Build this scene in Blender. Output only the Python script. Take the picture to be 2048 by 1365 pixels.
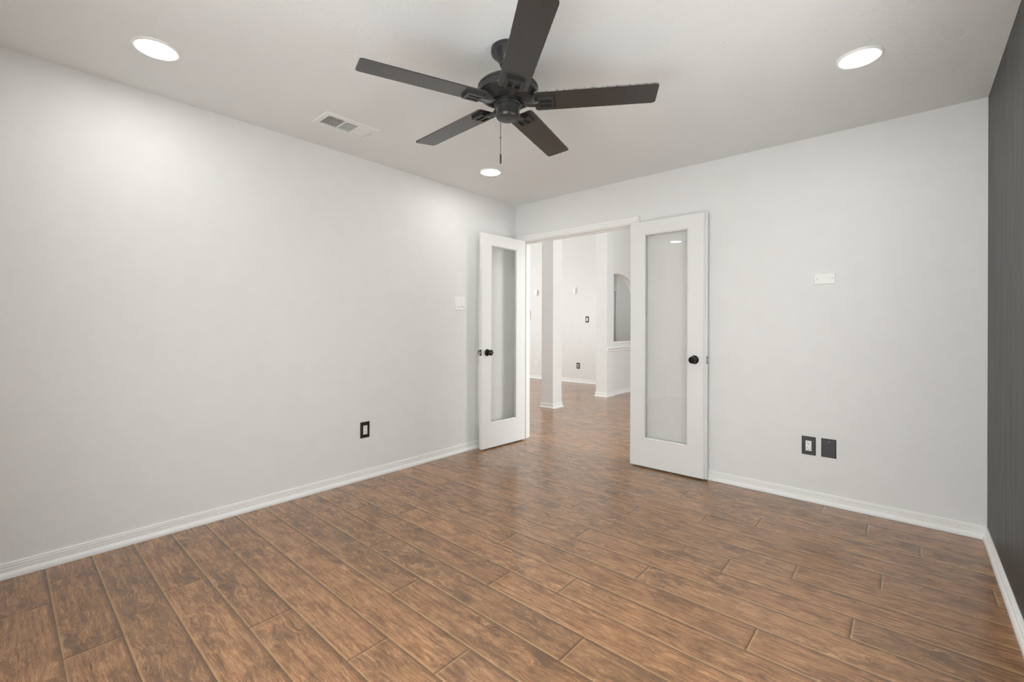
import bpy, bmesh, math, random
from mathutils import Vector, Matrix
random.seed(7)
PI = math.pi
for o in list(bpy.data.objects): bpy.data.objects.remove(o)
SC = bpy.context.scene
COL = SC.collection

# ---------------------------------------------------------------- camera
cam_d = bpy.data.cameras.new('camera'); cam = bpy.data.objects.new('camera', cam_d); COL.objects.link(cam)
cam_d.sensor_width = 36.0; cam_d.sensor_fit = 'HORIZONTAL'
cam_d.lens = 903.6 / 2048 * 36.0
cam_d.shift_y = -(682.5 - 654.5) / 2048
cam_d.clip_start = 0.02; cam_d.clip_end = 200
cam.matrix_world = (Matrix.Translation((3.1214, -3.5995, 1.1643)) @ Matrix.Rotation(0.7215, 4, 'Z')
                    @ Matrix.Rotation(PI / 2, 4, 'X') @ Matrix.Rotation(0.0029, 4, 'Z'))
SC.camera = cam

# ---------------------------------------------------------------- view, world, light
SC.view_settings.view_transform = 'Standard'
SC.view_settings.look = 'None'
SC.view_settings.gamma = 1.0
SC.view_settings.use_curve_mapping = False
SC.view_settings.exposure = 0.0
DAY = 6.8            # daylight seen through the windows
LAMP = 68.0           # recessed lamp lens emission
W = bpy.data.worlds.new('daylight'); SC.world = W; W.use_nodes = True
bg = W.node_tree.nodes['Background']
bg.inputs['Color'].default_value = (0.97, 0.99, 1.0, 1); bg.inputs['Strength'].default_value = DAY

H = 2.44              # office ceiling
RW = 3.445            # office width
RD = -4.05            # rear wall
HH = 3.6              # hall ceiling
def portal(name, loc, rot, sx, sy):
    l = bpy.data.lights.new(name, 'AREA'); l.shape = 'RECTANGLE'; l.size = sx; l.size_y = sy
    l.cycles.is_portal = True
    o = bpy.data.objects.new(name, l); COL.objects.link(o); o.location = loc; o.rotation_euler = rot
    return o
FILL_WIN_REAR = (1.60, 3.30, 0.06, 2.20)             # x0 x1 z0 z1 of an unseen rear window added for fill
FILL_WIN_RIGHT = (-2.45, -1.30, 0.75, 1.80)           # y0 y1 z0 z1 of an added window in the dark wall, out of view
WIN_HALL_R = (0.2, 2.35, 0.06, 3.5)              # y0 y1 z0 z1 on the hall's right wall
FILL_WIN_HALL_L = (0.3, 2.9, 0.1, 3.3)  # unseen hall window added to brighten the far wall
FILL_WIN_NICHE = (5.0, 5.6, 0.8, 2.0)  # window added out of sight to lighten the niche
portal('daylight_portal_rear', ((FILL_WIN_REAR[0]+FILL_WIN_REAR[1])/2, RD-0.13, (FILL_WIN_REAR[2]+FILL_WIN_REAR[3])/2), (PI/2, 0, PI), FILL_WIN_REAR[1]-FILL_WIN_REAR[0], FILL_WIN_REAR[3]-FILL_WIN_REAR[2])
portal('daylight_portal_right', (RW+0.13, (FILL_WIN_RIGHT[0]+FILL_WIN_RIGHT[1])/2, (FILL_WIN_RIGHT[2]+FILL_WIN_RIGHT[3])/2), (PI/2, 0, PI/2), FILL_WIN_RIGHT[1]-FILL_WIN_RIGHT[0], FILL_WIN_RIGHT[3]-FILL_WIN_RIGHT[2])
portal('daylight_portal_foyer', (3.62, (WIN_HALL_R[0]+WIN_HALL_R[1])/2, (WIN_HALL_R[2]+WIN_HALL_R[3])/2), (PI/2, 0, PI/2), WIN_HALL_R[1]-WIN_HALL_R[0], WIN_HALL_R[3]-WIN_HALL_R[2])
portal('daylight_portal_hall', (-5.12, (FILL_WIN_HALL_L[0]+FILL_WIN_HALL_L[1])/2, (FILL_WIN_HALL_L[2]+FILL_WIN_HALL_L[3])/2), (PI/2, 0, -PI/2), FILL_WIN_HALL_L[1]-FILL_WIN_HALL_L[0], FILL_WIN_HALL_L[3]-FILL_WIN_HALL_L[2])

portal('daylight_portal_niche', (-3.32, (FILL_WIN_NICHE[0]+FILL_WIN_NICHE[1])/2, (FILL_WIN_NICHE[2]+FILL_WIN_NICHE[3])/2), (PI/2, 0, -PI/2), FILL_WIN_NICHE[1]-FILL_WIN_NICHE[0], FILL_WIN_NICHE[3]-FILL_WIN_NICHE[2])

# ---------------------------------------------------------------- material helpers
def mat(name):
    m = bpy.data.materials.new(name); m.use_nodes = True
    nt = m.node_tree; b = nt.nodes['Principled BSDF']
    return m, nt, b
def N(nt, t, **kw):
    n = nt.nodes.new(t)
    for k, v in kw.items(): setattr(n, k, v)
    return n
def simple(name, col, rough=0.5, metal=0.0, spec=0.5, bump=None):
    m, nt, b = mat(name)
    b.inputs['Base Color'].default_value = (*col, 1); b.inputs['Roughness'].default_value = rough
    b.inputs['Metallic'].default_value = metal; b.inputs['Specular IOR Level'].default_value = spec
    if bump:
        sc, st, ds = bump
        g = N(nt, 'ShaderNodeNewGeometry'); n = N(nt, 'ShaderNodeTexNoise'); n.inputs['Scale'].default_value = sc
        n.inputs['Detail'].default_value = 4
        bp = N(nt, 'ShaderNodeBump'); bp.inputs['Strength'].default_value = st; bp.inputs['Distance'].default_value = ds
        nt.links.new(g.outputs['Position'], n.inputs['Vector']); nt.links.new(n.outputs['Fac'], bp.inputs['Height'])
        nt.links.new(bp.outputs['Normal'], b.inputs['Normal'])
    return m
def wall_paint(name, col, rough, streak=0.0):
    """rolled drywall paint: fine orange peel plus a broad, very weak unevenness"""
    m, nt, b = mat(name); L = nt.links
    g = N(nt, 'ShaderNodeNewGeometry')
    n1 = N(nt, 'ShaderNodeTexNoise'); n1.inputs['Scale'].default_value = 95; n1.inputs['Detail'].default_value = 3
    n2 = N(nt, 'ShaderNodeTexNoise'); n2.inputs['Scale'].default_value = 9; n2.inputs['Detail'].default_value = 5
    L.new(g.outputs['Position'], n1.inputs['Vector']); L.new(g.outputs['Position'], n2.inputs['Vector'])
    b1 = N(nt, 'ShaderNodeBump'); b1.inputs['Strength'].default_value = 0.22; b1.inputs['Distance'].default_value = 0.004
    b2 = N(nt, 'ShaderNodeBump'); b2.inputs['Strength'].default_value = 0.18; b2.inputs['Distance'].default_value = 0.012
    L.new(n1.outputs['Fac'], b1.inputs['Height']); L.new(n2.outputs['Fac'], b2.inputs['Height'])
    L.new(b1.outputs['Normal'], b2.inputs['Normal']); L.new(b2.outputs['Normal'], b.inputs['Normal'])
    r = N(nt, 'ShaderNodeMapRange'); r.inputs['To Min'].default_value = 0.97; r.inputs['To Max'].default_value = 1.03
    L.new(n2.outputs['Fac'], r.inputs['Value'])
    mx = N(nt, 'ShaderNodeVectorMath', operation='SCALE'); mx.inputs[0].default_value = col
    L.new(r.outputs['Result'], mx.inputs['Scale']); L.new(mx.outputs['Vector'], b.inputs['Base Color'])
    b.inputs['Roughness'].default_value = rough; b.inputs['Specular IOR Level'].default_value = 0.35
    if streak:   # faint scuffs on the dark wall
        n3 = N(nt, 'ShaderNodeTexNoise'); n3.inputs['Scale'].default_value = 1; n3.inputs['Detail'].default_value = 6
        mp = N(nt, 'ShaderNodeMapping'); mp.inputs['Scale'].default_value = (30, 30, 2.5)
        L.new(g.outputs['Position'], mp.inputs['Vector']); L.new(mp.outputs['Vector'], n3.inputs['Vector'])
        rr = N(nt, 'ShaderNodeMapRange'); rr.inputs['To Min'].default_value = rough - 0.07; rr.inputs['To Max'].default_value = rough + 0.1
        L.new(n3.outputs['Fac'], rr.inputs['Value']); L.new(rr.outputs['Result'], b.inputs['Roughness'])
        b.inputs['Specular IOR Level'].default_value = 0.38
    return m
def ceiling_mat():
    """knock-down textured ceiling: patches of short ridges between smooth areas"""
    m, nt, b = mat('knockdown_ceiling_paint'); L = nt.links
    g = N(nt, 'ShaderNodeNewGeometry')
    w = N(nt, 'ShaderNodeTexNoise'); w.inputs['Scale'].default_value = 16; w.inputs['Detail'].default_value = 2
    L.new(g.outputs['Position'], w.inputs['Vector'])
    ad = N(nt, 'ShaderNodeVectorMath', operation='MULTIPLY_ADD')
    ad.inputs[1].default_value = (0.12, 0.12, 0.12)
    L.new(w.outputs['Color'], ad.inputs[0]); L.new(g.outputs['Position'], ad.inputs[2])
    n = N(nt, 'ShaderNodeTexNoise'); n.inputs['Scale'].default_value = 48; n.inputs['Detail'].default_value = 3; n.inputs['Distortion'].default_value = 1.5
    L.new(ad.outputs['Vector'], n.inputs['Vector'])
    cr = N(nt, 'ShaderNodeValToRGB'); e = cr.color_ramp.elements
    e[0].position = 0.50; e[0].color = (0, 0, 0, 1); e[1].position = 0.60; e[1].color = (1, 1, 1, 1)
    L.new(n.outputs['Fac'], cr.inputs['Fac'])
    pm = N(nt, 'ShaderNodeTexNoise'); pm.inputs['Scale'].default_value = 5; pm.inputs['Detail'].default_value = 3
    L.new(g.outputs['Position'], pm.inputs['Vector'])
    pr = N(nt, 'ShaderNodeMapRange'); pr.inputs['From Min'].default_value = 0.42; pr.inputs['From Max'].default_value = 0.6
    L.new(pm.outputs['Fac'], pr.inputs['Value'])
    mu = N(nt, 'ShaderNodeMath', operation='MULTIPLY'); L.new(cr.outputs['Color'], mu.inputs[0]); L.new(pr.outputs['Result'], mu.inputs[1])
    bp = N(nt, 'ShaderNodeBump'); bp.inputs['Strength'].default_value = 0.30; bp.inputs['Distance'].default_value = 0.006
    L.new(mu.outputs[0], bp.inputs['Height']); L.new(bp.outputs['Normal'], b.inputs['Normal'])
    b.inputs['Base Color'].default_value = (0.810, 0.824, 0.815, 1); b.inputs['Roughness'].default_value = 0.75
    b.inputs['Specular IOR Level'].default_value = 0.3
    return m
def floor_mat():
    """hand-scraped hickory laminate; attribute plank = (random a, random b, position across the board), uv in metres"""
    m, nt, b = mat('hickory_laminate'); L = nt.links
    at = N(nt, 'ShaderNodeAttribute'); at.attribute_name = 'plank'
    sp = N(nt, 'ShaderNodeSeparateColor'); L.new(at.outputs['Color'], sp.inputs['Color'])
    uv = N(nt, 'ShaderNodeUVMap'); uv.uv_map = 'UVMap'
    su = N(nt, 'ShaderNodeSeparateXYZ'); L.new(uv.outputs['UV'], su.inputs[0])
    def M(op, a, c, c2=None, clamp=False):
        n = N(nt, 'ShaderNodeMath', operation=op); n.use_clamp = clamp
        for i, v in enumerate((a, c, c2)):
            if v is None: continue
            if isinstance(v, (int, float)): n.inputs[i].default_value = v
            else: L.new(v, n.inputs[i])
        return n.outputs[0]
    u = M('MULTIPLY_ADD', sp.outputs['Red'], 37.0, su.outputs['X'])
    v = M('MULTIPLY_ADD', sp.outputs['Green'], 23.0, su.outputs['Y'])
    P = N(nt, 'ShaderNodeCombineXYZ'); L.new(u, P.inputs['X']); L.new(v, P.inputs['Y'])
    def noise(vec, scale, sc=(1, 1, 1), detail=3, dist=0.0, rough=0.5):
        mp = N(nt, 'ShaderNodeMapping'); mp.inputs['Scale'].default_value = sc; L.new(vec, mp.inputs['Vector'])
        n = N(nt, 'ShaderNodeTexNoise'); n.inputs['Scale'].default_value = scale; n.inputs['Detail'].default_value = detail
        n.inputs['Distortion'].default_value = dist; n.inputs['Roughness'].default_value = rough
        L.new(mp.outputs['Vector'], n.inputs['Vector']); return n
    def ramp(f, *stops):
        cr = N(nt, 'ShaderNodeValToRGB'); e = cr.color_ramp.elements
        while len(e) < len(stops): e.new(0.5)
        for el, (p, c) in zip(e, stops):
            el.position = p; el.color = (*c, 1) if isinstance(c, tuple) else (c, c, c, 1)
        L.new(f, cr.inputs['Fac']); return cr.outputs['Color']
    def mix(f, a, c, bt='MIX'):
        n = N(nt, 'ShaderNodeMix', data_type='RGBA', blend_type=bt)
        if isinstance(f, (int, float)): n.inputs['Factor'].default_value = f
        else: L.new(f, n.inputs['Factor'])
        for i, x in ((6, a), (7, c)):
            if isinstance(x, tuple): n.inputs[i].default_value = (*x, 1)
            else: L.new(x, n.inputs[i])
        return n.outputs[2]
    # where the figure is wild (knots, swirls) and where it runs straight
    wild = noise(P.outputs[0], 3.2, (1, 2.0, 1), 2)
    wildf = ramp(M('MULTIPLY_ADD', sp.outputs['Green'], 0.22, M('SUBTRACT', wild.outputs['Fac'], 0.11)), (0.42, 0.0), (0.62, 1.0))
    # domain warp
    w = noise(P.outputs[0], 9, (0.9, 1.5, 1), 2)
    wv = N(nt, 'ShaderNodeVectorMath', operation='SUBTRACT'); L.new(w.outputs['Color'], wv.inputs[0]); wv.inputs[1].default_value = (.5, .5, .5)
    ws = N(nt, 'ShaderNodeVectorMath', operation='SCALE'); L.new(wv.outputs[0], ws.inputs[0])
    L.new(M('MULTIPLY_ADD', wildf, 0.085, 0.012), ws.inputs['Scale'])
    PW = N(nt, 'ShaderNodeVectorMath', operation='ADD'); L.new(P.outputs[0], PW.inputs[0]); L.new(ws.outputs[0], PW.inputs[1])
    grain = noise(PW.outputs[0], 1, (5, 75, 1), 8, 0.25, 0.70)            # long streaks
    fine = noise(PW.outputs[0], 1, (22, 360, 1), 4, 0.2, 0.7)          # pores
    patch = noise(PW.outputs[0], 1, (6, 15, 1), 8, 0.3, 0.74)           # dark mineral patches
    fleck = noise(PW.outputs[0], 1, (11, 30, 1), 8, 0.4, 0.72)
    col = ramp(grain.outputs['Fac'], (0.30, (0.105, 0.046, 0.017)), (0.45, (0.235, 0.111, 0.045)), (0.57, (0.315, 0.155, 0.066)), (0.71, (0.47, 0.252, 0.110)))
    dk = ramp(patch.outputs['Fac'], (0.46, 0.0), (0.60, 1.0))
    col = mix(M('MULTIPLY', dk, M('MULTIPLY_ADD', wildf, 0.36, 0.40)), col, (0.072, 0.035, 0.016))
    fl = ramp(fleck.outputs['Fac'], (0.50, 0.0), (0.60, 1.0), (0.74, 0.6))
    col = mix(M('MULTIPLY', fl, M('MULTIPLY_ADD', wildf, 0.50, 0.12)), col, (0.075, 0.042, 0.024))
    lt = ramp(fleck.outputs['Fac'], (0.34, 1.0), (0.44, 0.0))
    col = mix(M('MULTIPLY', lt, M('MULTIPLY_ADD', wildf, 0.34, 0.24)), col, (0.50, 0.27, 0.120))
    # growth rings in the wild parts
    wa = N(nt, 'ShaderNodeTexWave', wave_type='RINGS'); wa.inputs['Scale'].default_value = 9; wa.inputs['Distortion'].default_value = 9
    wa.inputs['Detail'].default_value = 2; wa.inputs['Detail Scale'].default_value = 1.2
    mpw = N(nt, 'ShaderNodeMapping'); mpw.inputs['Scale'].default_value = (1.0, 2.4, 1); L.new(P.outputs[0], mpw.inputs['Vector'])
    L.new(mpw.outputs[0], wa.inputs['Vector'])
    rg = ramp(wa.outputs['Fac'], (0.0, 1.0), (0.22, 0.0))
    col = mix(M('MULTIPLY', rg, M('MULTIPLY', wildf, 0.38)), col, (0.10, 0.054, 0.028))
    pf = ramp(fine.outputs['Fac'], (0.36, 0.55), (0.56, 1.06))
    col = mix(1.0, col, pf, 'MULTIPLY')
    # board to board tone
    tone = M('MULTIPLY_ADD', sp.outputs['Red'], 0.34, 1.36)
    tn = N(nt, 'ShaderNodeCombineXYZ'); [L.new(tone, tn.inputs[i]) for i in range(3)]
    col = mix(1.0, col, tn.outputs[0], 'MULTIPLY')
    col = mix(M('MULTIPLY', sp.outputs['Green'], 0.22), col, (0.25, 0.158, 0.082))
    # board edges: ochre line on the near edge, darker band along the far edge
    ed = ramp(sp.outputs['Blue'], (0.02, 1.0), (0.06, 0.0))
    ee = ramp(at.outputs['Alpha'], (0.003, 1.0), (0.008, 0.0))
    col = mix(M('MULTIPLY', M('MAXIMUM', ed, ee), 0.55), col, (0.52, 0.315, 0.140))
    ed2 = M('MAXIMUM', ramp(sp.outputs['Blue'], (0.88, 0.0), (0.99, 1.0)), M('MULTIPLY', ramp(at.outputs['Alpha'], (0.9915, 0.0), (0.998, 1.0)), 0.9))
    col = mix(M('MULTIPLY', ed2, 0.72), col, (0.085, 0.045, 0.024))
    hs = N(nt, 'ShaderNodeHueSaturation'); hs.inputs['Saturation'].default_value = 0.96; hs.inputs['Value'].default_value = 1.0
    L.new(col, hs.inputs['Color'])
    L.new(hs.outputs['Color'], b.inputs['Base Color'])
    # relief: scraped waves, pores, chatter marks
    sc1 = noise(P.outputs[0], 1, (4, 11, 1), 3, 0.4)
    ch = N(nt, 'ShaderNodeTexWave', wave_type='BANDS', bands_direction='X'); ch.inputs['Scale'].default_value = 22; ch.inputs['Distortion'].default_value = 3.5
    ch.inputs['Detail'].default_value = 2; L.new(P.outputs[0], ch.inputs['Vector'])
    chm = M('MULTIPLY', ch.outputs['Fac'], ramp(noise(P.outputs[0], 1, (5, 10, 1), 2).outputs['Fac'], (0.56, 0.0), (0.66, 1.0)))
    hgt = M('ADD', M('MULTIPLY', sc1.outputs['Fac'], 1.2), M('MULTIPLY_ADD', grain.outputs['Fac'], 0.40, M('MULTIPLY', chm, 0.22)))
    hgt = M('MULTIPLY_ADD', fine.outputs['Fac'], 0.09, hgt)
    bp = N(nt, 'ShaderNodeBump'); bp.inputs['Strength'].default_value = 0.32; bp.inputs['Distance'].default_value = 0.004
    L.new(hgt, bp.inputs['Height']); L.new(bp.outputs['Normal'], b.inputs['Normal'])
    rr = N(nt, 'ShaderNodeMapRange'); rr.inputs['To Min'].default_value = 0.16; rr.inputs['To Max'].default_value = 0.30
    L.new(grain.outputs['Fac'], rr.inputs['Value']); L.new(rr.outputs['Result'], b.inputs['Roughness'])
    b.inputs['Specular IOR Level'].default_value = 0.5
    b.inputs['Coat Weight'].default_value = 0.30; b.inputs['Coat Roughness'].default_value = 0.13
    return m
def glass_mat():
    m = bpy.data.materials.new('clear_pane'); m.use_nodes = True; nt = m.node_tree; L = nt.links
    nt.nodes.remove(nt.nodes['Principled BSDF']); out = nt.nodes['Material Output']
    t = N(nt, 'ShaderNodeBsdfTransparent'); t.inputs['Color'].default_value = (0.99, 0.99, 0.985, 1)
    g = N(nt, 'ShaderNodeBsdfGlossy'); g.inputs['Roughness'].default_value = 0.0
    lw = N(nt, 'ShaderNodeLayerWeight'); lw.inputs['Blend'].default_value = 0.5
    pw = N(nt, 'ShaderNodeMath', operation='POWER'); L.new(lw.outputs['Facing'], pw.inputs[0]); pw.inputs[1].default_value = 5
    f = N(nt, 'ShaderNodeMath', operation='MULTIPLY_ADD'); L.new(pw.outputs[0], f.inputs[0]); f.inputs[1].default_value = 0.96; f.inputs[2].default_value = 0.04
    mx = N(nt, 'ShaderNodeMixShader'); L.new(f.outputs[0], mx.inputs[0]); L.new(t.outputs[0], mx.inputs[1]); L.new(g.outputs[0], mx.inputs[2])
    L.new(mx.outputs[0], out.inputs['Surface']); return m
def emit_mat(name, col, s):
    m, nt, b = mat(name)
    b.inputs['Base Color'].default_value = (0.9, 0.9, 0.88, 1)
    b.inputs['Emission Color'].default_value = (*col, 1); b.inputs['Emission Strength'].default_value = s
    return m
def chipped_edge():
    m, nt, b = mat('chipped_blade_edge'); L = nt.links
    g = N(nt, 'ShaderNodeNewGeometry'); n = N(nt, 'ShaderNodeTexNoise'); n.inputs['Scale'].default_value = 60; n.inputs['Detail'].default_value = 4
    L.new(g.outputs['Position'], n.inputs['Vector'])
    cr = N(nt, 'ShaderNodeValToRGB'); e = cr.color_ramp.elements
    e[0].position = 0.34; e[0].color = (0.10, 0.095, 0.09, 1); e[1].position = 0.60; e[1].color = (0.30, 0.295, 0.28, 1)
    L.new(n.outputs['Fac'], cr.inputs['Fac']); L.new(cr.outputs['Color'], b.inputs['Base Color']); b.inputs['Roughness'].default_value = 0.8
    return m
def blade_mat():
    m, nt, b = mat('dark_blade_finish'); L = nt.links
    tc = N(nt, 'ShaderNodeTexCoord'); mp = N(nt, 'ShaderNodeMapping'); mp.inputs['Scale'].default_value = (12, 260, 20)
    n = N(nt, 'ShaderNodeTexNoise'); n.inputs['Scale'].default_value = 1; n.inputs['Detail'].default_value = 4
    L.new(tc.outputs['Object'], mp.inputs['Vector']); L.new(mp.outputs[0], n.inputs['Vector'])
    cr = N(nt, 'ShaderNodeValToRGB'); e = cr.color_ramp.elements
    e[0].position = 0.3; e[0].color = (0.036, 0.034, 0.032, 1); e[1].position = 0.7; e[1].color = (0.050, 0.047, 0.044, 1)
    L.new(n.outputs['Fac'], cr.inputs['Fac']); L.new(cr.outputs['Color'], b.inputs['Base Color'])
    b.inputs['Roughness'].default_value = 0.30
    return m

M_WALL = wall_paint('warm_grey_wall_paint', (0.780, 0.782, 0.770), 0.62)
M_HALL = wall_paint('pale_hall_wall_paint', (0.77, 0.767, 0.752), 0.6)
M_DARK = wall_paint('charcoal_wall_paint', (0.038, 0.037, 0.035), 0.45, 1)
M_CEIL = ceiling_mat()
M_TRIM = simple('white_trim_enamel', (0.86, 0.86, 0.845), 0.32, bump=(40, 0.05, 0.003))
M_DOOR = simple('white_door_enamel', (0.80, 0.80, 0.785), 0.38, bump=(120, 0.10, 0.002))
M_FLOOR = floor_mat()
M_GLASS = glass_mat()
M_BLACK = simple('matte_black_metal', (0.026, 0.0255, 0.0245), 0.33)
M_BLACKP = simple('black_plastic', (0.016, 0.016, 0.016), 0.33, bump=(300, 0.2, 0.002))
M_BRONZE = simple('dark_bronze_knob', (0.020, 0.018, 0.017), 0.16, 0.6)
M_WHITEP = simple('white_plastic', (0.83, 0.83, 0.81), 0.34)
M_SLOT = simple('dark_slot', (0.03, 0.028, 0.025), 0.7)
M_BRASS = simple('steel_latch', (0.72, 0.66, 0.55), 0.25, 1.0)
M_SCREW = simple('painted_screw', (0.35, 0.34, 0.32), 0.4, 0.3)
M_VENT = simple('white_vent_metal', (0.82, 0.82, 0.80), 0.4)
M_LENS = emit_mat('lamp_lens', (1.0, 0.988, 0.965), LAMP)
M_BLADE = blade_mat()
M_EDGE = chipped_edge()
M_CHAIN = simple('chain_metal', (0.12, 0.11, 0.10), 0.4, 0.8)

# ---------------------------------------------------------------- mesh helpers
def bm_box(bm, x0, x1, y0, y1, z0, z1, mi=0, bev=0.0):
    t = bmesh.new()
    vs = [t.verts.new((x, y, z)) for x in (x0, x1) for y in (y0, y1) for z in (z0, z1)]
    for q in ((0, 1, 3, 2), (4, 6, 7, 5), (0, 4, 5, 1), (2, 3, 7, 6), (0, 2, 6, 4), (1, 5, 7, 3)):
        t.faces.new([vs[i] for i in q])
    if bev: bmesh.ops.bevel(t, geom=t.edges[:], offset=bev, segments=2, profile=0.6, affect='EDGES')
    bmesh.ops.recalc_face_normals(t, faces=t.faces)
    for f in t.faces: f.material_index = mi
    merge(bm, t); return bm
def merge(bm, t, mtx=None):
    if mtx is not None: bmesh.ops.transform(t, matrix=mtx, verts=t.verts)
    me = bpy.data.meshes.new('tmp'); t.to_mesh(me); t.free(); bm.from_mesh(me); bpy.data.meshes.remove(me)
def lathe(bm, prof, seg=40, mtx=None, mi=0, smooth=True):
    """prof: list of (r, z); revolve about Z"""
    t = bmesh.new(); rings = []
    for r, z in prof:
        if r < 1e-6: rings.append([t.verts.new((0, 0, z))])
        else: rings.append([t.verts.new((r*math.cos(2*PI*i/seg), r*math.sin(2*PI*i/seg), z)) for i in range(seg)])
    for a, b in zip(rings, rings[1:]):
        if len(a) == 1 and len(b) == 1: continue
        for i in range(seg):
            j = (i+1) % seg
            if len(a) == 1: t.faces.new((a[0], b[i], b[j]))
            elif len(b) == 1: t.faces.new((a[i], b[0], a[j]))
            else: t.faces.new((a[i], b[i], b[j], a[j]))
    bmesh.ops.recalc_face_normals(t, faces=t.faces)
    for f in t.faces: f.smooth = smooth; f.material_index = mi
    merge(bm, t, mtx)
def prism(bm, pts, z0, z1, mi=0, side=None, mtx=None, bev=0.0):
    t = bmesh.new()
    a = [t.verts.new((x, y, z0)) for x, y in pts]; b = [t.verts.new((x, y, z1)) for x, y in pts]
    n = len(pts); fs = [t.faces.new(a[::-1]), t.faces.new(b)]
    for f in fs: f.material_index = mi
    for i in range(n):
        f = t.faces.new((a[i], a[(i+1) % n], b[(i+1) % n], b[i])); f.material_index = mi if side is None else side
    if bev:
        ed = [e for e in t.edges if abs(e.verts[0].co.z - e.verts[1].co.z) < 1e-6]
        bmesh.ops.bevel(t, geom=ed, offset=bev, segments=2, profile=0.6, affect='EDGES')
    bmesh.ops.recalc_face_normals(t, faces=t.faces)
    merge(bm, t, mtx)
def rrect(x0, x1, y0, y1, r, n=5):
    P = []
    for cx, cy, a0 in ((x1-r, y1-r, 0), (x0+r, y1-r, 90), (x0+r, y0+r, 180), (x1-r, y0+r, 270)):
        for i in range(n+1):
            a = math.radians(a0 + 90*i/n); P.append((cx+r*math.cos(a), cy+r*math.sin(a)))
    return P
def sweep(bm, prof, path, closed=False, plane='XY', mi=0):
    """prof: list of (out, up); path: list of 2D points, 'out' lies to the LEFT of travel. plane XY: up=+Z.
    plane XZ: path in x,z, out-of-wall = -Y ('up' maps to -Y)"""
    n = len(path); P = [Vector(p) for p in path]
    offs = []
    for i in range(n):
        if closed or 0 < i < n-1:
            d0 = (P[i]-P[i-1]).normalized(); d1 = (P[(i+1) % n]-P[i]).normalized()
        elif i == 0: d0 = d1 = (P[1]-P[0]).normalized()
        else: d0 = d1 = (P[-1]-P[-2]).normalized()
        n0 = Vector((-d0.y, d0.x)); n1 = Vector((-d1.y, d1.x)); m = (n0+n1).normalized()
        offs.append(m / max(0.2, m.dot(n0)))
    t = bmesh.new(); rows = []
    for i in range(n):
        row = []
        for o, u in prof:
            q = P[i] + offs[i]*o
            row.append(t.verts.new((q.x, q.y, u) if plane == 'XY' else (q.x, -u, q.y)))
        rows.append(row)
    rng = range(n) if closed else range(n-1)
    k = len(prof)
    for i in rng:
        a, b = rows[i], rows[(i+1) % n]
        for j in range(k):
            t.faces.new((a[j], b[j], b[(j+1) % k], a[(j+1) % k]))
    if not closed: t.faces.new(rows[0]); t.faces.new(rows[-1][::-1])
    bmesh.ops.recalc_face_normals(t, faces=t.faces)
    for f in t.faces: f.material_index = mi
    merge(bm, t)
def obj(name, bm, mats, parent=None, loc=None):
    me = bpy.data.meshes.new(name); bm.to_mesh(me); bm.free()
    if any(p.use_smooth for p in me.polygons): me.set_sharp_from_angle(angle=math.radians(32))
    for m in (mats if isinstance(mats, (list, tuple)) else [mats]): me.materials.append(m)
    o = bpy.data.objects.new(name, me); COL.objects.link(o)
    if parent is not None: o.parent = parent
    if loc is not None: o.location = loc
    return o
def empty(name, loc, rz=0.0):
    o = bpy.data.objects.new(name, None); COL.objects.link(o); o.location = loc; o.rotation_euler = (0, 0, rz)
    o.empty_display_size = 0.1; return o
def tag(o, label, cat, group=None):
    o['label'] = label; o['category'] = cat
    if group: o['group'] = group
    return o
def struct(o, label=None):
    o['kind'] = 'structure'
    if label: o['label'] = label
    return o
def box(name, x0, x1, y0, y1, z0, z1, m, bev=0.0, parent=None):
    bm = bmesh.new(); bm_box(bm, x0, x1, y0, y1, z0, z1, 0, bev); return obj(name, bm, m, parent)
def copy_tree(o, parent=None):
    c = o.copy(); COL.objects.link(c); c.parent = parent
    for ch in list(o.children): copy_tree(ch, c)
    return c

# ---------------------------------------------------------------- floor (boards run along X)
B0, BW, BL = -0.018, 0.1634, 1.2175
OFF = {0: .270, 1: .505, 2: .732, 3: .014, 4: .968, 5: .592, 6: .278, 7: .016, 8: .520, 9: .957, 10: .245,
       11: .751, 12: .481, 13: .990, 14: .212, 15: .712, 16: .441, 17: 1.214, 18: .679, 19: .231, 20: .911, 21: .423}
def build_floor():
    bm = bmesh.new(); uvl = bm.loops.layers.uv.new('UVMap'); cl = bm.loops.layers.float_color.new('plank')
    g, dp = 0.0018, 0.0014        # bevel width and groove depth
    rnd = random.Random(11)
    def plank(x0, x1, y0, y1, xs0):
        ra, rb = rnd.random(), rnd.random()
        xs = [x0, x0+g, x1-g, x1]; ys = [y0, y0+g, y1-g, y1]
        vv = [[bm.verts.new((x, y, 0 if 0 < i < 3 and 0 < j < 3 else -dp)) for j, y in enumerate(ys)] for i, x in enumerate(xs)]
        for i in range(3):
            for j in range(3):
                f = bm.faces.new((vv[i][j], vv[i+1][j], vv[i+1][j+1], vv[i][j+1]))
                for l in f.loops:
                    c = l.vert.co; l[uvl].uv = (c.x-x0, c.y-y0)
                    l[cl] = (ra, rb, (c.y-y0)/(y1-y0), (c.x-xs0)/BL)
    r = -41
    while r <= 24:
        y1 = B0 - BW*r; y0 = y1 - BW
        off = OFF.get(r, rnd.uniform(0, BL)) % BL
        xa, xb = (-0.02, RW+0.02) if r > 0 else (-5.05, 3.55)
        x = off - BL*6
        while x < xb:
            x0, x1 = max(x, xa), min(x+BL, xb)
            if x1 - x0 > 0.01: plank(x0, x1, y0, y1, x)
            x += BL
        r += 1
    return bm
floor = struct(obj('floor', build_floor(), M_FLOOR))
box_sub = bmesh.new(); bm_box(box_sub, -5.1, 3.6, RD-0.1, 6.7, -0.08, -0.0035)
struct(obj('trim_9', box_sub, simple('slab', (0.12, 0.08, 0.05), 0.9)))

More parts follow.
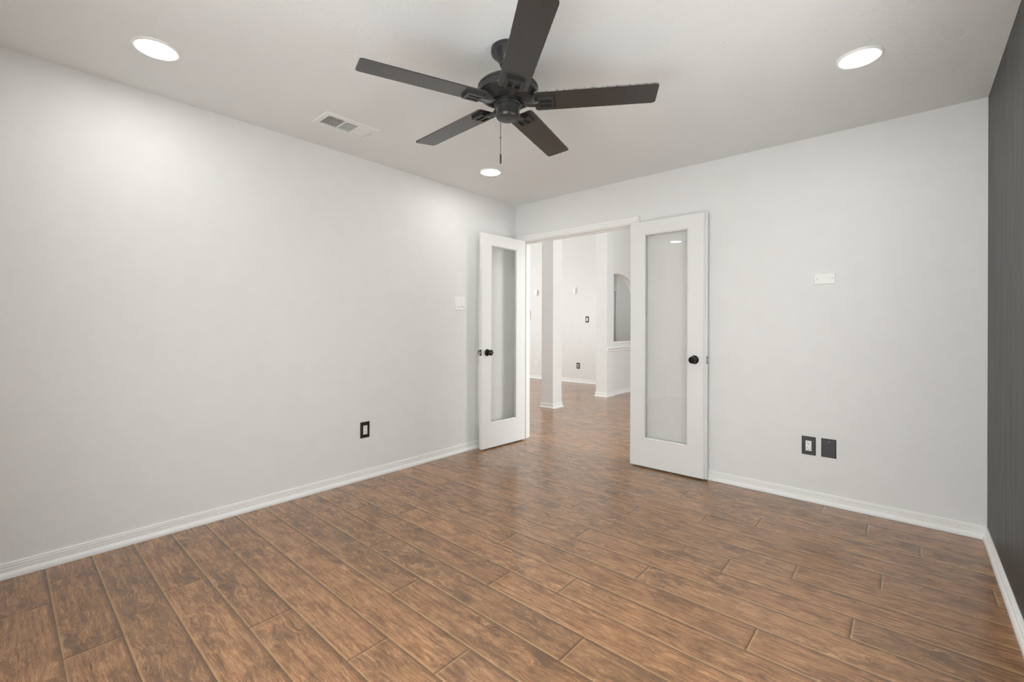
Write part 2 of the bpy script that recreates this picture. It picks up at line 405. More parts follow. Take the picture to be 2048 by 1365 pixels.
# ---------------------------------------------------------------- office shell
DX0, DX1, DZ = 0.085, 1.355, 2.065      # rough opening of the doorway
struct(box('wall_left', -0.10, 0, RD-0.1, 0.0, -0.02, H+0.1, M_WALL))
bm = bmesh.new()
for q in ((-5.1, DX0, 0, HH+0.1), (DX1, 3.6, 0, HH+0.1), (DX0, DX1, DZ, HH+0.1)):
    bm_box(bm, q[0], q[1], 0, 0.115, q[2]-(0.02 if q[2] == 0 else 0), q[3])
struct(obj('wall_back', bm, M_WALL))
y0, y1, z0, z1 = FILL_WIN_RIGHT
bm = bmesh.new()
for q in ((RD-0.1, y0, -0.02, H+0.1), (y1, 0, -0.02, H+0.1), (y0, y1, -0.02, z0), (y0, y1, z1, H+0.1)):
    bm_box(bm, RW, RW+0.1, q[0], q[1], q[2], q[3])
struct(obj('wall_right', bm, M_DARK))
bm = bmesh.new(); x0, x1, z0, z1 = FILL_WIN_REAR
for q in ((0, x0, -0.02, H), (x1, RW, -0.02, H), (x0, x1, -0.02, z0), (x0, x1, z1, H)):
    bm_box(bm, q[0], q[1], RD-0.1, RD, q[2], q[3])
struct(obj('wall_rear', bm, M_WALL))
struct(box('ceiling', -0.1, RW+0.1, RD-0.1, 0, H, H+0.09, M_CEIL))

def window(name, plane, a0, a1, z0, z1, d, s, cols, rows):
    """plane 'Y' (wall normal along y at y=d) or 'X'; s = +1/-1 side the room is on"""
    bm = bmesh.new(); fw = 0.045
    def b(u0, u1, w0, w1, t=0.05):
        lo, hi = sorted((d - s*0.075, d - s*(0.075-t)))
        if plane == 'Y': bm_box(bm, u0, u1, lo, hi, w0, w1, 0, 0.003)
        else: bm_box(bm, lo, hi, u0, u1, w0, w1, 0, 0.003)
    b(a0, a0+fw, z0, z1); b(a1-fw, a1, z0, z1); b(a0+fw, a1-fw, z0, z0+fw); b(a0+fw, a1-fw, z1-fw, z1)
    for i in range(1, cols): c = a0+(a1-a0)*i/cols; b(c-0.015, c+0.015, z0+fw, z1-fw, 0.035)
    for i in range(1, rows): c = z0+(z1-z0)*i/rows; b(a0+fw, a1-fw, c-0.02, c+0.02, 0.032)
    f = struct(obj(name, bm, M_TRIM))
    bm = bmesh.new(); lo, hi = sorted((d - s*0.062, d - s*0.058))
    if plane == 'Y': bm_box(bm, a0+fw, a1-fw, lo, hi, z0+fw, z1-fw)
    else: bm_box(bm, lo, hi, a0+fw, a1-fw, z0+fw, z1-fw)
    obj('window_pane', bm, M_GLASS, f)
    return f
window('fill_window_1', 'Y', *FILL_WIN_REAR, RD, 1, 2, 2)  # added behind the camera to fill the room with daylight
window('fill_window_4', 'X', *FILL_WIN_RIGHT, RW, -1, 2, 2)  # added out of frame so the left wall gets soft light

# ---------------------------------------------------------------- baseboards
BASE = [(0, 0), (.0185, 0), (.0190, .006), (.0180, .014), (.0150, .021), (.0110, .026), (.0085, .029), (.0080, .040), (.0100, .0415),
        (.0100, .0435), (.0075, .0445), (.0075, .0510), (.0098, .0540), (.0098, .0570), (.0070, .0590), (.0070, .0615), (.0085, .0650), (.0075, .0690), (.0040, .0715), (0, .0715)]
def baseboard(name, path, closed=False, k=1.0):
    bm = bmesh.new(); sweep(bm, [(o*k, u*k) for o, u in BASE], path, closed); return struct(obj(name, bm, M_TRIM))
baseboard('baseboard_left', [(0, -0.0005), (0, RD)][0:2])
baseboard('baseboard_back', [(RW, 0), (1.40, 0)])
baseboard('baseboard_right', [(RW, RD), (RW, 0)])
baseboard('baseboard_rear', [(0, RD), (RW, RD)])

# ---------------------------------------------------------------- doorway: jamb, stop, casing
bm = bmesh.new()
bm_box(bm, DX0, DX0+0.020, -0.001, 0.116, 0, DZ)                   # jambs
bm_box(bm, DX1-0.020, DX1, -0.001, 0.116, 0, DZ)
bm_box(bm, DX0+0.020, DX1-0.020, -0.001, 0.116, DZ-0.020, DZ)
bm_box(bm, DX0+0.020, DX0+0.031, 0.040, 0.075, 0, DZ-0.031, 0, 0.002)   # stops
bm_box(bm, DX1-0.031, DX1-0.020, 0.040, 0.075, 0, DZ-0.031, 0, 0.002)
bm_box(bm, DX0+0.020, DX1-0.020, 0.040, 0.075, DZ-0.031, DZ-0.020, 0, 0.002)
struct(obj('trim_1', bm, M_TRIM))
CAS = [(0, 0), (0, .009), (.004, .012), (.010, .0125), (.024, .010), (.030, .0115), (.034, .015), (.044, .0175), (.053, .0175), (.058, .014), (.058, 0)]
bm = bmesh.new()
sweep(bm, CAS, [(DX0+0.012, 0.0), (DX0+0.012, DZ-0.012), (DX1-0.012, DZ-0.012), (DX1-0.012, 0.0)], plane='XZ')
struct(obj('trim_2', bm, M_TRIM))
bm = bmesh.new()
sweep(bm, CAS, [(DX0+0.012, 0.0), (DX0+0.012, DZ-0.012), (DX1-0.012, DZ-0.012), (DX1-0.012, 0.0)], plane='XZ')
for v in bm.verts: v.co.y = 0.115 - v.co.y
bmesh.ops.reverse_faces(bm, faces=bm.faces)
struct(obj('trim_3', bm, M_TRIM))

# ---------------------------------------------------------------- the two glazed doors
def knob_bm():
    """door knob on a round rose; axis along +Z from the door face"""
    bm = bmesh.new()
    lathe(bm, [(0, 0), (.0330, 0), (.0335, .003), (.0315, .006), (.0260, .0085), (.0165, .011), (.0125, .014), (.0115, .024), (.0125, .030),
               (.0190, .034), (.0255, .041), (.0275, .049), (.0265, .057), (.0215, .0630), (.0160, .0655), (.0150, .0640), (.0080, .0640), (.0072, .0660), (0, .0665)], 40)
    return bm
def make_door(name, width, height, label, knob_side_z, astragal=False, hinge_y=0.002):
    """local: hinge edge at x=0, free edge at x=+width, thickness y 0..-0.035 ('front' = -y)"""
    T = 0.035; st, top, bot = 0.115, 0.10, 0.225
    x0, x1, z0, z1 = st, width-st, bot, height-top
    bm = bmesh.new()
    # stiles and rails as one slab with a hole; sticking bevelled towards the pane
    def quad(t, pts): t.faces.new([t.verts.new(p) for p in pts])
    bm_box(bm, 0, st, -T, 0, 0, height, 0, 0.0012); bm_box(bm, width-st, width, -T, 0, 0, height, 0, 0.0012)
    bm_box(bm, st-0.001, width-st+0.001, -T, 0, 0, bot, 0, 0.0004); bm_box(bm, st-0.001, width-st+0.001, -T, 0, height-top, height, 0, 0.0004)
    # moulding around the opening, both faces (profile: inwards, depth)
    prof = [(0, -0.0002), (.003, .0016), (.007, .0010), (.010, -.003), (.014, -.006), (.014, -.0135), (0, -.0135)]
    for face in (0, 1):
        t = bmesh.new()
        sweep(t, [(o, u) for o, u in prof], [(x0, z0), (x1, z0), (x1, z1), (x0, z1)], closed=True, plane='XZ')
        for v in t.verts: v.co.y = v.co.y - T if face == 0 else -v.co.y
        if face: bmesh.ops.reverse_faces(t, faces=t.faces)
        merge(bm, t)
    if astragal:  # flat strip along the free edge, standing proud of the leaf
        bm_box(bm, width+0.0003, width+0.009, -T+0.0035, -0.001, 0.002, height-0.002, 0, 0.002); bm_box(bm, width+0.009, width+0.021, -T+0.010, 0.006, 0.002, height-0.001, 0, 0.003)
    root = struct(obj(name, bm, M_DOOR), label)
    g = bmesh.new(); bm_box(g, x0+0.004, x1-0.004, -T/2-0.002, -T/2+0.002, z0+0.004, z1-0.004)
    obj('glass_pane', g, M_GLASS, root)
    for s in (0, 1):
        k = knob_bm()
        rot = Matrix.Rotation(PI/2, 4, 'X') if s == 0 else Matrix.Rotation(-PI/2, 4, 'X')
        bmesh.ops.transform(k, matrix=Matrix.Translation((width-0.068, -T if s == 0 else 0, knob_side_z)) @ rot, verts=k.verts)
        ko = obj('door_knob', k, M_BRONZE, root); ko['label'] = 'dark bronze round knob'
    e1 = 0.0205 if astragal else 0.0
    lp = bmesh.new(); bm_box(lp, width-0.0005+e1, width+0.0016+e1, -T/2-0.0125, -T/2+0.0125, knob_side_z-0.029, knob_side_z+0.029, 0, 0.0006)
    lo = obj('latch_plate', lp, M_BLACK, root); lo['label'] = 'small black latch plate on the door edge'
    lb = bmesh.new(); bm_box(lb, width+0.001+e1, width+(0.003 if astragal else 0.011)+e1, -T/2-0.006, -T/2+0.006, knob_side_z-0.010, knob_side_z+0.010, 0, 0.002)
    obj('latch_bolt', lb, M_BRASS, lo)
    for hz in (0.22, height/2, height-0.20):
        hb = bmesh.new(); lathe(hb, [(0, hz-.044), (.0055, hz-.044), (.0055, hz+.044), (0, hz+.044)], 12, Matrix.Translation((-0.003, hinge_y, 0)))
        obj('hinge', hb, M_TRIM, root)
    return root
d1 = make_door('door_1', 0.600, 2.039, 'narrow white door with tall glass pane swung open against left wall', 0.910, hinge_y=-0.037)
d2 = make_door('door_2', 0.602, 2.030, 'narrow white door with tall glass pane folded back flat on back wall', 0.905, True)
d1.location = (0.148, -0.012, 0.012); d1.rotation_euler = (0, 0, math.radians(-92.9))
d2.location = (1.347, -0.029, 0.012)

# ---------------------------------------------------------------- ceiling fan
FX, FY = 1.7345, -2.056
fan = tag(empty('ceiling_fan', (FX, FY, H)), 'matte black five-blade ceiling fan hanging from the white textured ceiling', 'ceiling fan')
def Z(z): return z - H
bm = bmesh.new(); lathe(bm, [(0, Z(H)), (.078, Z(H)), (.0785, Z(2.424)), (.076, Z(2.416)), (.070, Z(2.411)), (.052, Z(2.392)), (.042, Z(2.380)), (.040, Z(2.372)), (.036, Z(2.362)), (.024, Z(2.356)), (0, Z(2.356))], 48)
obj('canopy', bm, M_BLACK, fan)
bm = bmesh.new(); lathe(bm, [(0, Z(2.37)), (.0125, Z(2.37)), (.0125, Z(2.292)), (.026, Z(2.290)), (.030, Z(2.280)), (.030, Z(2.272)), (0, Z(2.272))], 28)
obj('downrod', bm, M_BLACK, fan)
bm = bmesh.new(); lathe(bm, [(0, Z(2.285)), (.060, Z(2.287)), (.105, Z(2.283)), (.126, Z(2.275)), (.134, Z(2.266)), (.1385, Z(2.262)), (.1385, Z(2.256)), (.136, Z(2.254)), (.136, Z(2.229)), (.132, Z(2.224)), (.1275, Z(2.2225)), (.1275, Z(2.219)),
     (.124, Z(2.217)), (.112, Z(2.209)), (.095, Z(2.2035)), (.078, Z(2.203)), (.072, Z(2.200)), (.066, Z(2.2015)), (0, Z(2.2015))], 72)
obj('motor_housing', bm, M_BLACK, fan)
bm = bmesh.new(); lathe(bm, [(0, Z(2.203)), (.055, Z(2.203)), (.055, Z(2.181)), (0, Z(2.181))], 10, smooth=False)
lathe(bm, [(0, Z(2.183)), (.0635, Z(2.183)), (.0645, Z(2.180)), (.0635, Z(2.174)), (0, Z(2.174))], 48)
fw_ = obj('flywheel', bm, M_BLACK, fan)
bm = bmesh.new(); lathe(bm, [(0, Z(2.176)), (.0560, Z(2.176)), (.0560, Z(2.170)), (.0535, Z(2.168)), (.0535, Z(2.136)), (.0545, Z(2.134)), (.0545, Z(2.131)), (.0500, Z(2.122)), (.0460, Z(2.1205)), (.012, Z(2.1195)), (.0035, Z(2.1195)), (.0030, Z(2.1235)), (0, Z(2.1235))], 56)
for a in (-0.95, -0.78):    # reverse switch and its screw on the side of the housing
    lathe(bm, [(0, 0), (.0035, 0), (.0035, .0035), (0, .0035)], 12, Matrix.Translation((.0530*math.cos(a), .0530*math.sin(a), Z(2.160))) @ Matrix.Rotation(a, 4, 'Z') @ Matrix.Rotation(PI/2, 4, 'Y'))
obj('switch_housing', bm, M_BLACK, fan)
# blade + iron, local x radial
R0, R1, BWD = 0.124, 0.662, 0.130
def blade_mesh():
    bm = bmesh.new(); hw = BWD/2
    P = rrect(R0, R1, -hw, hw, 0.016, 6)
    rnd = random.Random(3); Q = []
    for i in range(len(P)):       # nibble the long edges a little, as on the chipped original
        a, b = P[i], P[(i+1) % len(P)]; Q.append(a)
        L = math.hypot(b[0]-a[0], b[1]-a[1])
        if L > 0.3:
            for k in range(1, 60):
                t = k/60; s = -1 if a[1] < 0 else 1
                Q.append((a[0]+(b[0]-a[0])*t, a[1]+(b[1]-a[1])*t - s*(rnd.random()**4)*0.0012))
    prism(bm, Q, -0.003, 0.003, 0, side=0)
    for f in bm.faces:
        if abs(f.normal.z) < 0.5 and f.normal.y < -0.6: f.material_index = 1
    me = bpy.data.meshes.new('blade'); bm.to_mesh(me); bm.free(); me.materials.append(M_BLADE); me.materials.append(M_EDGE); return me
def iron_mesh():
    bm = bmesh.new(); zt, zb = -0.003, -0.017
    # plate: frame with two slots along the blade
    def bar(x0, x1, y0, y1, z0=zb, z1=zt): bm_box(bm, x0, x1, y0, y1, z0, z1, 0, 0.0022)
    xa, xb, w = 0.138, 0.212, 0.038
    bar(xa, xb, -w, -w+.012); bar(xa, xb, w-.012, w); bar(xa, xa+.013, -w+.006, w-.006); bar(xb-.013, xb, -w+.006, w-.006)
    bar(xa+.008, xb-.008, -.0055, .0055)
    prism(bm, rrect(xa-.004, xb+.004, -w-.004, w+.004, .010), -0.0075, zt, 0)
    for y in (-.022, .022):
        lathe(bm, [(0, 0), (.0045, 0), (.004, -.003), (0, -.0035)], 12, Matrix.Translation((xa+.0065, y, zb)))
    # cranked arm from the flywheel to the plate
    pr = [(0.050, .010, .018), (0.066, .012, .003), (0.088, .012, -.011), (0.115, .013, -.0135), (0.145, .018, -.0115)]
    t = bmesh.new(); rows = []
    for x, hw, z in pr:
        rows.append([t.verts.new((x, -hw, z)), t.verts.new((x, hw, z)), t.verts.new((x, hw*.8, z-.008)), t.verts.new((x, -hw*.8, z-.008))])
    for a, b in zip(rows, rows[1:]):
        for j in range(4): t.faces.new((a[j], b[j], b[(j+1) % 4], a[(j+1) % 4]))
    t.faces.new(rows[0]); t.faces.new(rows[-1][::-1]); bmesh.ops.recalc_face_normals(t, faces=t.faces); merge(bm, t)
    me = bpy.data.meshes.new('blade_iron'); bm.to_mesh(me); bm.free(); me.materials.append(M_BLACK); return me
bme, ime = blade_mesh(), iron_mesh()
for k in range(5):
    a = 0.574 + k*2*PI/5
    b = bpy.data.objects.new('blade', bme); COL.objects.link(b); b.parent = fan
    b.location = (0, 0, Z(2.193)); tilt = math.radians((0, 0, 0, 0, -1.6)[k])
    b.rotation_euler = (Matrix.Rotation(a, 3, 'Z') @ Matrix.Rotation(tilt, 3, 'Y') @ Matrix.Rotation(math.radians(-8.5), 3, 'X')).to_euler()
    i = bpy.data.objects.new('blade_iron', ime); COL.objects.link(i); i.parent = b
cx, cy = -.75*.034 - .66*.040, -.66*.034 + .75*.040
bm = bmesh.new(); z = 2.150
lathe(bm, [(0, Z(2.16)), (.0012, Z(2.16)), (.0012, Z(1.972)), (0, Z(1.972))], 8, Matrix.Translation((cx, cy, 0)))
while z > 1.975:
    lathe(bm, [(0, Z(z)+.0017), (.0015, Z(z)+.0008), (.0015, Z(z)-.0008), (0, Z(z)-.0017)], 8, Matrix.Translation((cx, cy, 0))); z -= .0048
lathe(bm, [(0, Z(2.056)), (.003, Z(2.055)), (.003, Z(2.047)), (0, Z(2.046))], 10, Matrix.Translation((cx, cy, 0)))
ch = obj('pull_chain', bm, M_CHAIN, fan)
bm = bmesh.new(); lathe(bm, [(0, Z(1.976)), (.002, Z(1.975)), (.0042, Z(1.968)), (.0042, Z(1.933)), (.003, Z(1.929)), (0, Z(1.929))], 14, Matrix.Translation((cx, cy, 0)))
obj('pull_handle', bm, M_BLACK, ch)

# ---------------------------------------------------------------- recessed lamps
def lamp(x, y, label):
    r = tag(empty('recessed_light', (x, y, H)), label, 'ceiling light', 'round recessed lamps in the office ceiling')
    bm = bmesh.new(); lathe(bm, [(.077, -.0015), (.077, -.0065), (.082, -.0080), (.089, -.0060), (.0925, -.0015), (.0925, .001), (.077, .001)], 56)
    obj('trim_ring', bm, M_TRIM, r)
    bm = bmesh.new(); lathe(bm, [(0, -.0068), (.070, -.0064), (.0772, -.0045), (.0772, -.001), (0, -.001)], 56)
    obj('lens', bm, M_LENS, r)
    return r
lamp(0.519, -3.122, 'lit round recessed ceiling lamp above the left wall, nearest on the left')
lamp(2.942, -0.922, 'lit round recessed ceiling lamp near the dark wall, right of the fan')
lamp(0.533, -0.930, 'lit round recessed ceiling lamp beyond the fan, above the open doorway corner')
lamp(-2.2, 5.3, 'unseen round recessed fill lamp added in the niche behind the arched opening').location.z = 2.6  # extra lamp, put in to lift the dark niche
lamp(2.942, -3.122, 'lit round recessed ceiling lamp behind the camera beside the dark wall')

# ---------------------------------------------------------------- ceiling vent
vx0, vx1, vy0, vy1 = 0.340, 0.534, -2.318, -1.960
vent = tag(empty('ceiling_vent', ((vx0+vx1)/2, (vy0+vy1)/2, H)), 'white rectangular metal air vent with louvres in the ceiling left of the fan', 'air vent')
cxv, cyv = (vx0+vx1)/2, (vy0+vy1)/2
bm = bmesh.new()
ox, oy = (vx1-vx0)/2, (vy1-vy0)/2; ix, iy = ox-.032, oy-.030
t = bmesh.new()
lv = [[(-ox, -oy), (ox, -oy), (ox, oy), (-ox, oy)], [(-ox+.006, -oy+.006), (ox-.006, -oy+.006), (ox-.006, oy-.006), (-ox+.006, oy-.006)], [(-ix, -iy), (ix, -iy), (ix, iy), (-ix, iy)], [(-ix, -iy), (ix, -iy), (ix, iy), (-ix, iy)]]
zs = [0, -.0065, -.0085, -.001]
rw = [[t.verts.new((x, y, zz)) for x, y in l] for l, zz in zip(lv, zs)]
for a, b in zip(rw, rw[1:]):
    for j in range(4): t.faces.new((a[j], a[(j+1) % 4], b[(j+1) % 4], b[j]))
bmesh.ops.recalc_face_normals(t, faces=t.faces); merge(bm, t)
for y in (-iy + 2*iy*0.365, -iy + 2*iy*0.665): bm_box(bm, -ix, ix, y-.004, y+.004, -.0085, -.002)
obj('vent_frame', bm, M_VENT, vent)
bm = bmesh.new(); bm_box(bm, -ix, ix, -iy, iy, -.0012, -.0004); obj('duct_opening', bm, M_SLOT, vent)
def slats(along, a0, a1, n, tilt, w, cross=0, width=.0060):
    bm = bmesh.new()
    for i in range(n):
        c = a0 + (a1-a0)*(i+.5)/n
        t = bmesh.new(); bm_box(t, -width/2, width/2, -w, w, -.0005, .0005)
        if along == 'x': m = Matrix.Translation((0, c, -.0050)) @ Matrix.Rotation(PI/2, 4, 'Z') @ Matrix.Rotation(tilt, 4, 'Y')
        else: m = Matrix.Translation((c, (cross), -.0050)) @ Matrix.Rotation(tilt, 4, 'Y')
        merge(bm, t, m)
    return bm
s0, s1, s2, s3 = -iy, -iy+2*iy*0.365, -iy+2*iy*0.665, iy
b_ = slats('x', s0+.006, s1-.006, 8, -1.15, ix, width=.0070)
for c in (-.045, -.022, 0, .022, .045): bm_box(b_, c-.0012, c+.0012, s0, s1-.004, -.0062, -.0045)
obj('louvre_section', b_, M_VENT, vent)
obj('louvre_section', slats('y', -ix, ix, 8, 1.38, (s2-s1)/2-.004, (s1+s2)/2), M_VENT, vent)
obj('louvre_section', slats('x', s2+.004, s3-.002, 8, 0.32, ix, width=.0092), M_VENT, vent)
for y in (-oy+.016, oy-.016):
    bm = bmesh.new(); lathe(bm, [(0, -.0095), (.0032, -.0085), (.0032, -.006), (0, -.006)], 12, Matrix.Translation((.0, y, 0))); obj('screw', bm, M_SCREW, vent)

# ---------------------------------------------------------------- wall plates
def frame_for(wall, pos):
    """empty whose local -Y faces the room"""
    rz = {'back': 0.0, 'left': PI/2, 'far': 0.0}[wall]
    return pos, rz
def plate_bm(w, h, d=.006):
    bm = bmesh.new(); t = bmesh.new()
    a, b = w/2, h/2
    lv = [(a, b, 0), (a, b, -.0022), (a-.0045, b-.0045, -d), ]
    rows = [[t.verts.new((sx*x, yy, sz*z)) for sx, sz in ((-1, -1), (1, -1), (1, 1), (-1, 1))] for x, z, yy in lv]
    for p, q in zip(rows, rows[1:]):
        for j in range(4): t.faces.new((p[j], p[(j+1) % 4], q[(j+1) % 4], q[j]))
    t.faces.new(rows[0]); t.faces.new(rows[-1][::-1]); bmesh.ops.recalc_face_normals(t, faces=t.faces); merge(bm, t)
    return bm
def screw(parent, x, z, m=M_SCREW, y=-.006, r=.0032):
    bm = bmesh.new(); lathe(bm, [(0, 0), (r, 0), (r*.85, .0012), (0, .0014)], 14, Matrix.Translation((x, y, z)) @ Matrix.Rotation(PI/2, 4, 'X'))
    return obj('screw', bm, m, parent)
def outlet(wall, pos, label, pm, rm, w=.079, h=.122, group=None, double=False):
    p, rz = frame_for(wall, pos)
    r = tag(empty('wall_outlet', p, rz), label, 'electrical outlet', group)
    obj('cover_plate', plate_bm(w, h), pm, r)
    bm = bmesh.new()
    if not double: bm_box(bm, -.0168, .0168, -.0088, -.004, -.0335, .0335, 0, .0012)
    else:
        for z in (-.0195, .0195): prism(bm, rrect(-.0165, .0165, -.0135, .0135, .010), .004, .0085, mtx=Matrix.Translation((0, 0, z)) @ Matrix.Rotation(PI/2, 4, 'X'))
    rc = obj('receptacle', bm, rm, r)
    bm = bmesh.new()
    for z in (-.0175, .0195):
        bm_box(bm, -.0078, -.0056, -.0092, -.0085, z-.001, z+.0075); bm_box(bm, .0056, .0074, -.0092, -.0085, z, z+.0065)
        lathe(bm, [(0, 0), (.0028, 0), (.0028, .0006), (0, .0006)], 12, Matrix.Translation((0, -.0086, z-.0075)) @ Matrix.Rotation(PI/2, 4, 'X'))
    obj('slots', bm, M_SLOT, rc)
    return r
g_out = None
outlet('left', (0, -1.750, .376), 'white electrical outlet in a black cover plate low on the left wall', M_BLACKP, M_WHITEP)
outlet('back', (2.6145, 0, .373), 'white electrical outlet in a black cover plate low on the right part of back wall', M_BLACKP, M_WHITEP)
bl = tag(empty('blank_cover_plate', (2.7255, 0, .374)), 'black blank cover plate with two screws, right of the back wall outlet', 'wall plate')
obj('cover_plate', plate_bm(.081, .122), M_BLACKP, bl)
screw(bl, 0, .042); screw(bl, 0, -.042, M_BLACK)
wp = tag(empty('blank_cover_plate', (2.7010, 0, 1.489)), 'white horizontal blank cover plate at mid height on back wall', 'wall plate')
obj('cover_plate', plate_bm(.117, .073), M_WHITEP, wp); screw(wp, -.042, 0); screw(wp, .042, 0)
sw = tag(empty('light_switch', (0, -.777, 1.379), PI/2), 'white double rocker light switch on the left wall beside the open door', 'light switch')
obj('cover_plate', plate_bm(.122, .127, .0065), M_WHITEP, sw)
for x in (-.024, .024):
    bm = bmesh.new(); t = bmesh.new()
    vs = [t.verts.new(c) for c in ((x-.0165, -.006, -.033), (x+.0165, -.006, -.033), (x+.0165, -.006, .033), (x-.0165, -.006, .033),
                                   (x-.0165, -.0115, -.0325), (x+.0165, -.0115, -.0325), (x+.0165, -.0072, .0325), (x-.0165, -.0072, .0325))]
    for q in ((0, 1, 2, 3), (4, 5, 6, 7), (0, 1, 5, 4), (1, 2, 6, 5), (2, 3, 7, 6), (3, 0, 4, 7)): t.faces.new([vs[i] for i in q])
    bmesh.ops.bevel(t, geom=t.edges[:], offset=.0008, segments=1, affect='EDGES'); bmesh.ops.recalc_face_normals(t, faces=t.faces); merge(bm, t)
    ro = obj('rocker', bm, M_WHITEP, sw)
    bm = bmesh.new(); bm_box(bm, x-.011, x+.011, -.0135, -.0100, -.0290, -.0262); obj('dimmer_slider', bm, M_SCREW, ro)
# wall bumper behind the left leaf
bp_ = bmesh.new(); lathe(bp_, [(0, 0), (.043, 0), (.043, .003), (.039, .006), (.022, .0072), (.018, .0055), (0, .0050)], 40, Matrix.Translation((0, -.533, .921)) @ Matrix.Rotation(PI/2, 4, 'Y'))
tag(obj('door_bumper', bp_, M_WHITEP), 'round white door bumper disc on left wall behind the door knob', 'door stop')

# ---------------------------------------------------------------- hall beyond the doorway
def walls(name, boxes, m):
    bm = bmesh.new()
    for q in boxes: bm_box(bm, *q)
    return struct(obj(name, bm, m))
FARY, AX = 4.45, -0.69
walls('wall_hall_far', [(-5.1, -1.45, FARY, FARY+.12, -.02, HH)], M_HALL)
y0, y1, z0, z1 = FILL_WIN_HALL_L
walls('wall_hall_left', [(-5.1, -5.0, .115, y0, -.02, HH), (-5.1, -5.0, y1, FARY, -.02, HH), (-5.1, -5.0, y0, y1, -.02, z0), (-5.1, -5.0, y0, y1, z1, HH)], M_HALL)
y0, y1, z0, z1 = WIN_HALL_R
walls('wall_hall_right', [(3.5, 3.6, .115, y0, -.02, HH), (3.5, 3.6, y1, 6.6, -.02, HH), (3.5, 3.6, y0, y1, -.02, z0), (3.5, 3.6, y0, y1, z1, HH)], M_HALL)
walls('wall_foyer_far', [(AX-.12, 3.6, 6.5, 6.6, -.02, HH)], M_HALL)
walls('ceiling_hall', [(-5.1, 3.6, .115, 6.6, HH, HH+.1)], M_CEIL)
walls('wall_niche_far', [(-3.2, -2.11, 6.30, 6.4, -.02, 2.6), (-2.11, AX-.12, 6.12, 6.4, -.02, 2.6)], M_WALL)
y0, y1, z0, z1 = FILL_WIN_NICHE
walls('wall_niche_left', [(-3.3, -3.2, FARY+.12, y0, -.02, 2.6), (-3.3, -3.2, y1, 6.4, -.02, 2.6), (-3.3, -3.2, y0, y1, -.02, z0), (-3.3, -3.2, y0, y1, z1, 2.6)], M_WALL)
window('fill_window_5', 'X', *FILL_WIN_NICHE, -3.2, 1, 2, 2)  # added opening that lets daylight into the niche
walls('ceiling_niche', [(-3.2, AX-.12, FARY+.12, 6.4, 2.6, 2.7), (-1.45, AX-.12, FARY, FARY+.12, 2.6, HH)], M_CEIL)
window('window_2', 'X', *WIN_HALL_R, 3.5, -1, 3, 2)
window('fill_window_3', 'X', *FILL_WIN_HALL_L, -5.0, 1, 3, 2)  # added at the hall's unseen end for a brighter far wall
# arched half wall, running away along Y at x = AX
def arch_wall():
    bm = bmesh.new(); t = bmesh.new()
    ya, yb, yc, hw, zs, rise, sill = 3.30, 4.31, 3.56, .75, 1.55, .55, .885
    arc = [(yc + hw*math.sin(a), zs + rise*math.cos(a)) for a in [math.asin(max(-1, (3.302-yc)/hw)) + (math.pi/2 - math.asin((3.302-yc)/hw))*i/24 for i in range(25)]]
    prof = [(ya, 0-.02), (6.5, -.02), (6.5, HH), (ya, HH)]
    # piece below, piece right of the opening, strip above: quads along the arc
    for x0, x1 in ((AX-.12, AX),):
        bm_box(bm, x0, x1, ya, 6.5, -.02, sill)
        bm_box(bm, x0, x1, yb, 6.5, sill, zs)
        prev = None
        for (y, z) in arc:
            if prev:
                p = [(prev[0], prev[1]), (y, z), (y, HH), (prev[0], HH)]
                a = [t.verts.new((x0, q[0], q[1])) for q in p]; b = [t.verts.new((x1, q[0], q[1])) for q in p]
                t.faces.new(a); t.faces.new(b[::-1]); t.faces.new((a[0], a[1], b[1], b[0]))
            prev = (y, z)
        bm_box(bm, x0, x1, yb, 6.5, zs, HH)
    bmesh.ops.recalc_face_normals(t, faces=t.faces); merge(bm, t)
    return bm
struct(obj('wall_arch', arch_wall(), M_HALL))
struct(box('trim_4', AX-.14, AX+.012, 3.302, 4.31, .885, .915, M_TRIM, .004))
CH = [(0, 0), (.010, 0), (.014, .010), (.012, .022), (.020, .034), (.028, .046), (.030, .058), (.026, .068), (.012, .072), (0, .072)]
COLS = {'a': (-.895, -.69, 1.618, 1.835), 'b': (-.855, -.65, 3.070, 3.300)}
bm = bmesh.new(); c = COLS['b']
sweep(bm, [(o, .757+u) for o, u in CH], [(AX, 6.5), (AX, 3.30), (c[1], 3.30), (c[1], c[2])][0:2])
sweep(bm, [(o, .761+u) for o, u in CH], [(c[1], 3.300), (c[1], c[2])])
for v in bm.verts: pass
struct(obj('trim_5', bm, M_TRIM))
for k, lab in (('a', 'square grey-white column standing nearest beyond the open doorway'), ('b', 'square grey-white column farther back, joined to the arched half wall')):
    x0, x1, y0, y1 = COLS[k]
    r = tag(empty('column', ((x0+x1)/2, (y0+y1)/2, 0)), lab, 'column')
    hx, hy = (x1-x0)/2, (y1-y0)/2
    bm = bmesh.new(); bm_box(bm, -hx, hx, -hy, hy, 0, HH-.0005, 0, .003); obj('shaft', bm, M_WALL, r)
    bm = bmesh.new()
    if k == 'a': sweep(bm, BASE, [(-hx, -hy), (-hx, hy), (hx, hy), (hx, -hy)], closed=True)
    else: sweep(bm, BASE, [(-hx, hy), (-hx, -hy), (hx, -hy), (hx, hy)][::-1] if False else [(hx, hy), (hx, -hy), (-hx, -hy), (-hx, hy)][::-1][::-1])
    obj('base_moulding', bm, M_TRIM, r)
baseboard('baseboard_hall_far', [(-1.45, FARY), (-5.0, FARY)])
baseboard('baseboard_arch', [(AX, 3.3015), (AX, 6.5)][::-1])
baseboard('baseboard_hall_back', [(-5.0, .115), (DX0-.045, .115)])
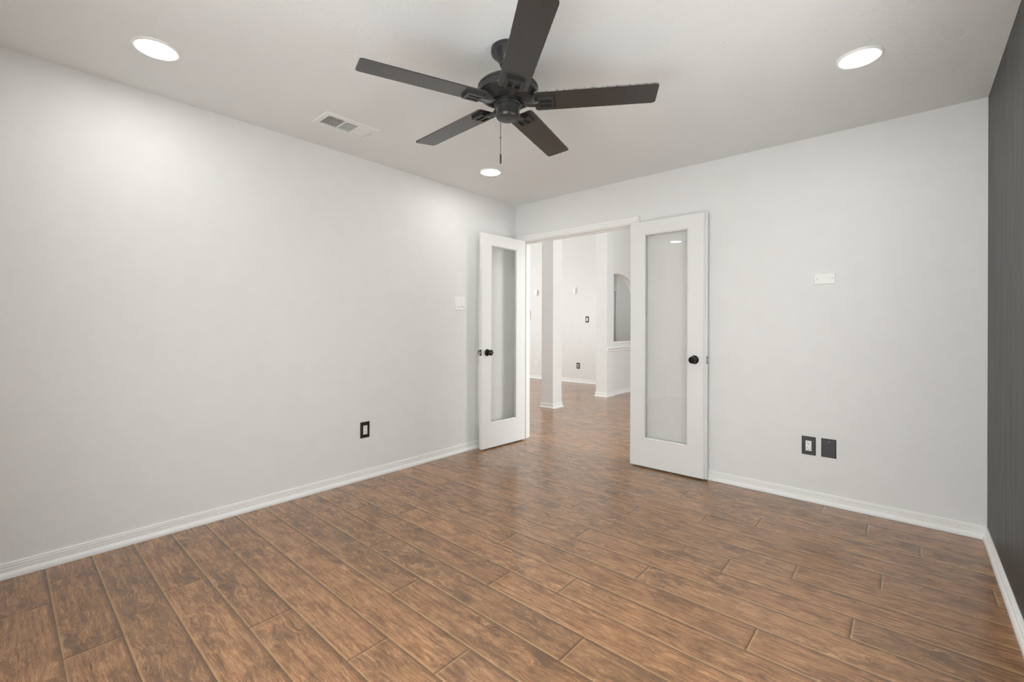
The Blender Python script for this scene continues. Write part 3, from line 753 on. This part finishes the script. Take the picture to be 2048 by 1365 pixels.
# door and casing in the niche, seen through the arch
nd = struct(box('door_3', -3.03, -2.25, 6.262, 6.297, .01, 2.04, M_DOOR, .002), 'white door in the niche seen through the arched opening')
bm = bmesh.new()
for x0, x1 in ((-2.93, -2.69), (-2.59, -2.35)):
    for z0, z1 in ((.25, .95), (1.07, 1.90)): bm_box(bm, x0, x1, 6.256, 6.264, z0, z1, 0, .003)
obj('door_panel', bm, M_DOOR, nd)
k = knob_bm(); bmesh.ops.transform(k, matrix=Matrix.Translation((-2.30, 6.262, .885)) @ Matrix.Rotation(PI/2, 4, 'X'), verts=k.verts)
obj('door_knob', k, M_BRONZE, nd)
bm = bmesh.new(); sweep(bm, CAS, [(-3.05, 0), (-3.05, 2.05), (-2.23, 2.05), (-2.23, 0)], plane='XZ')
for v in bm.verts: v.co.y += 6.30
struct(obj('trim_6', bm, M_TRIM))
# plates on the far wall
sw2 = tag(empty('light_switch', (-1.886, FARY, 1.325)), 'white rocker light switch in black plate on far wall between the columns', 'light switch')
obj('cover_plate', plate_bm(.080, .125), M_BLACKP, sw2)
bm = bmesh.new(); bm_box(bm, -.018, .018, -.009, -.004, -.034, .034, 0, .001); obj('rocker', bm, M_WHITEP, sw2)
outlet('far', (-2.103, FARY, .354), 'white double outlet in black plate low on far wall between the columns', M_BLACKP, M_WHITEP, .082, .124, double=True)
outlet('far', (-3.232, FARY, .362), 'all-white outlet low on far wall, left of the nearer column', M_WHITEP, M_WHITEP, .075, .118, double=True)
def wallbox(name, x, z, w, h, d, label, cat):
    r = tag(empty(name, (x, FARY, z)), label, cat)
    bm = bmesh.new(); bm_box(bm, -w/2, w/2, -d, 0, -h/2, h/2, 0, .004); obj('housing', bm, M_WHITEP, r)
    return r
wallbox('alarm_sensor', -3.222, 1.940, .075, .125, .035, 'small white box high on far wall, left of the nearer column', 'sensor')
wallbox('door_chime', -2.196, 1.935, .065, .120, .030, 'small white box high on far wall, right of the nearer column', 'door chime')
tb = wallbox('thermostat', -3.455, 1.445, .120, .205, .025, 'white wall panel on far wall just past the left door jamb', 'thermostat')
bm = bmesh.new(); bm_box(bm, -.045, .045, -.0265, -.0245, -.01, .07, 0, .001); obj('display', bm, M_SLOT, tb)
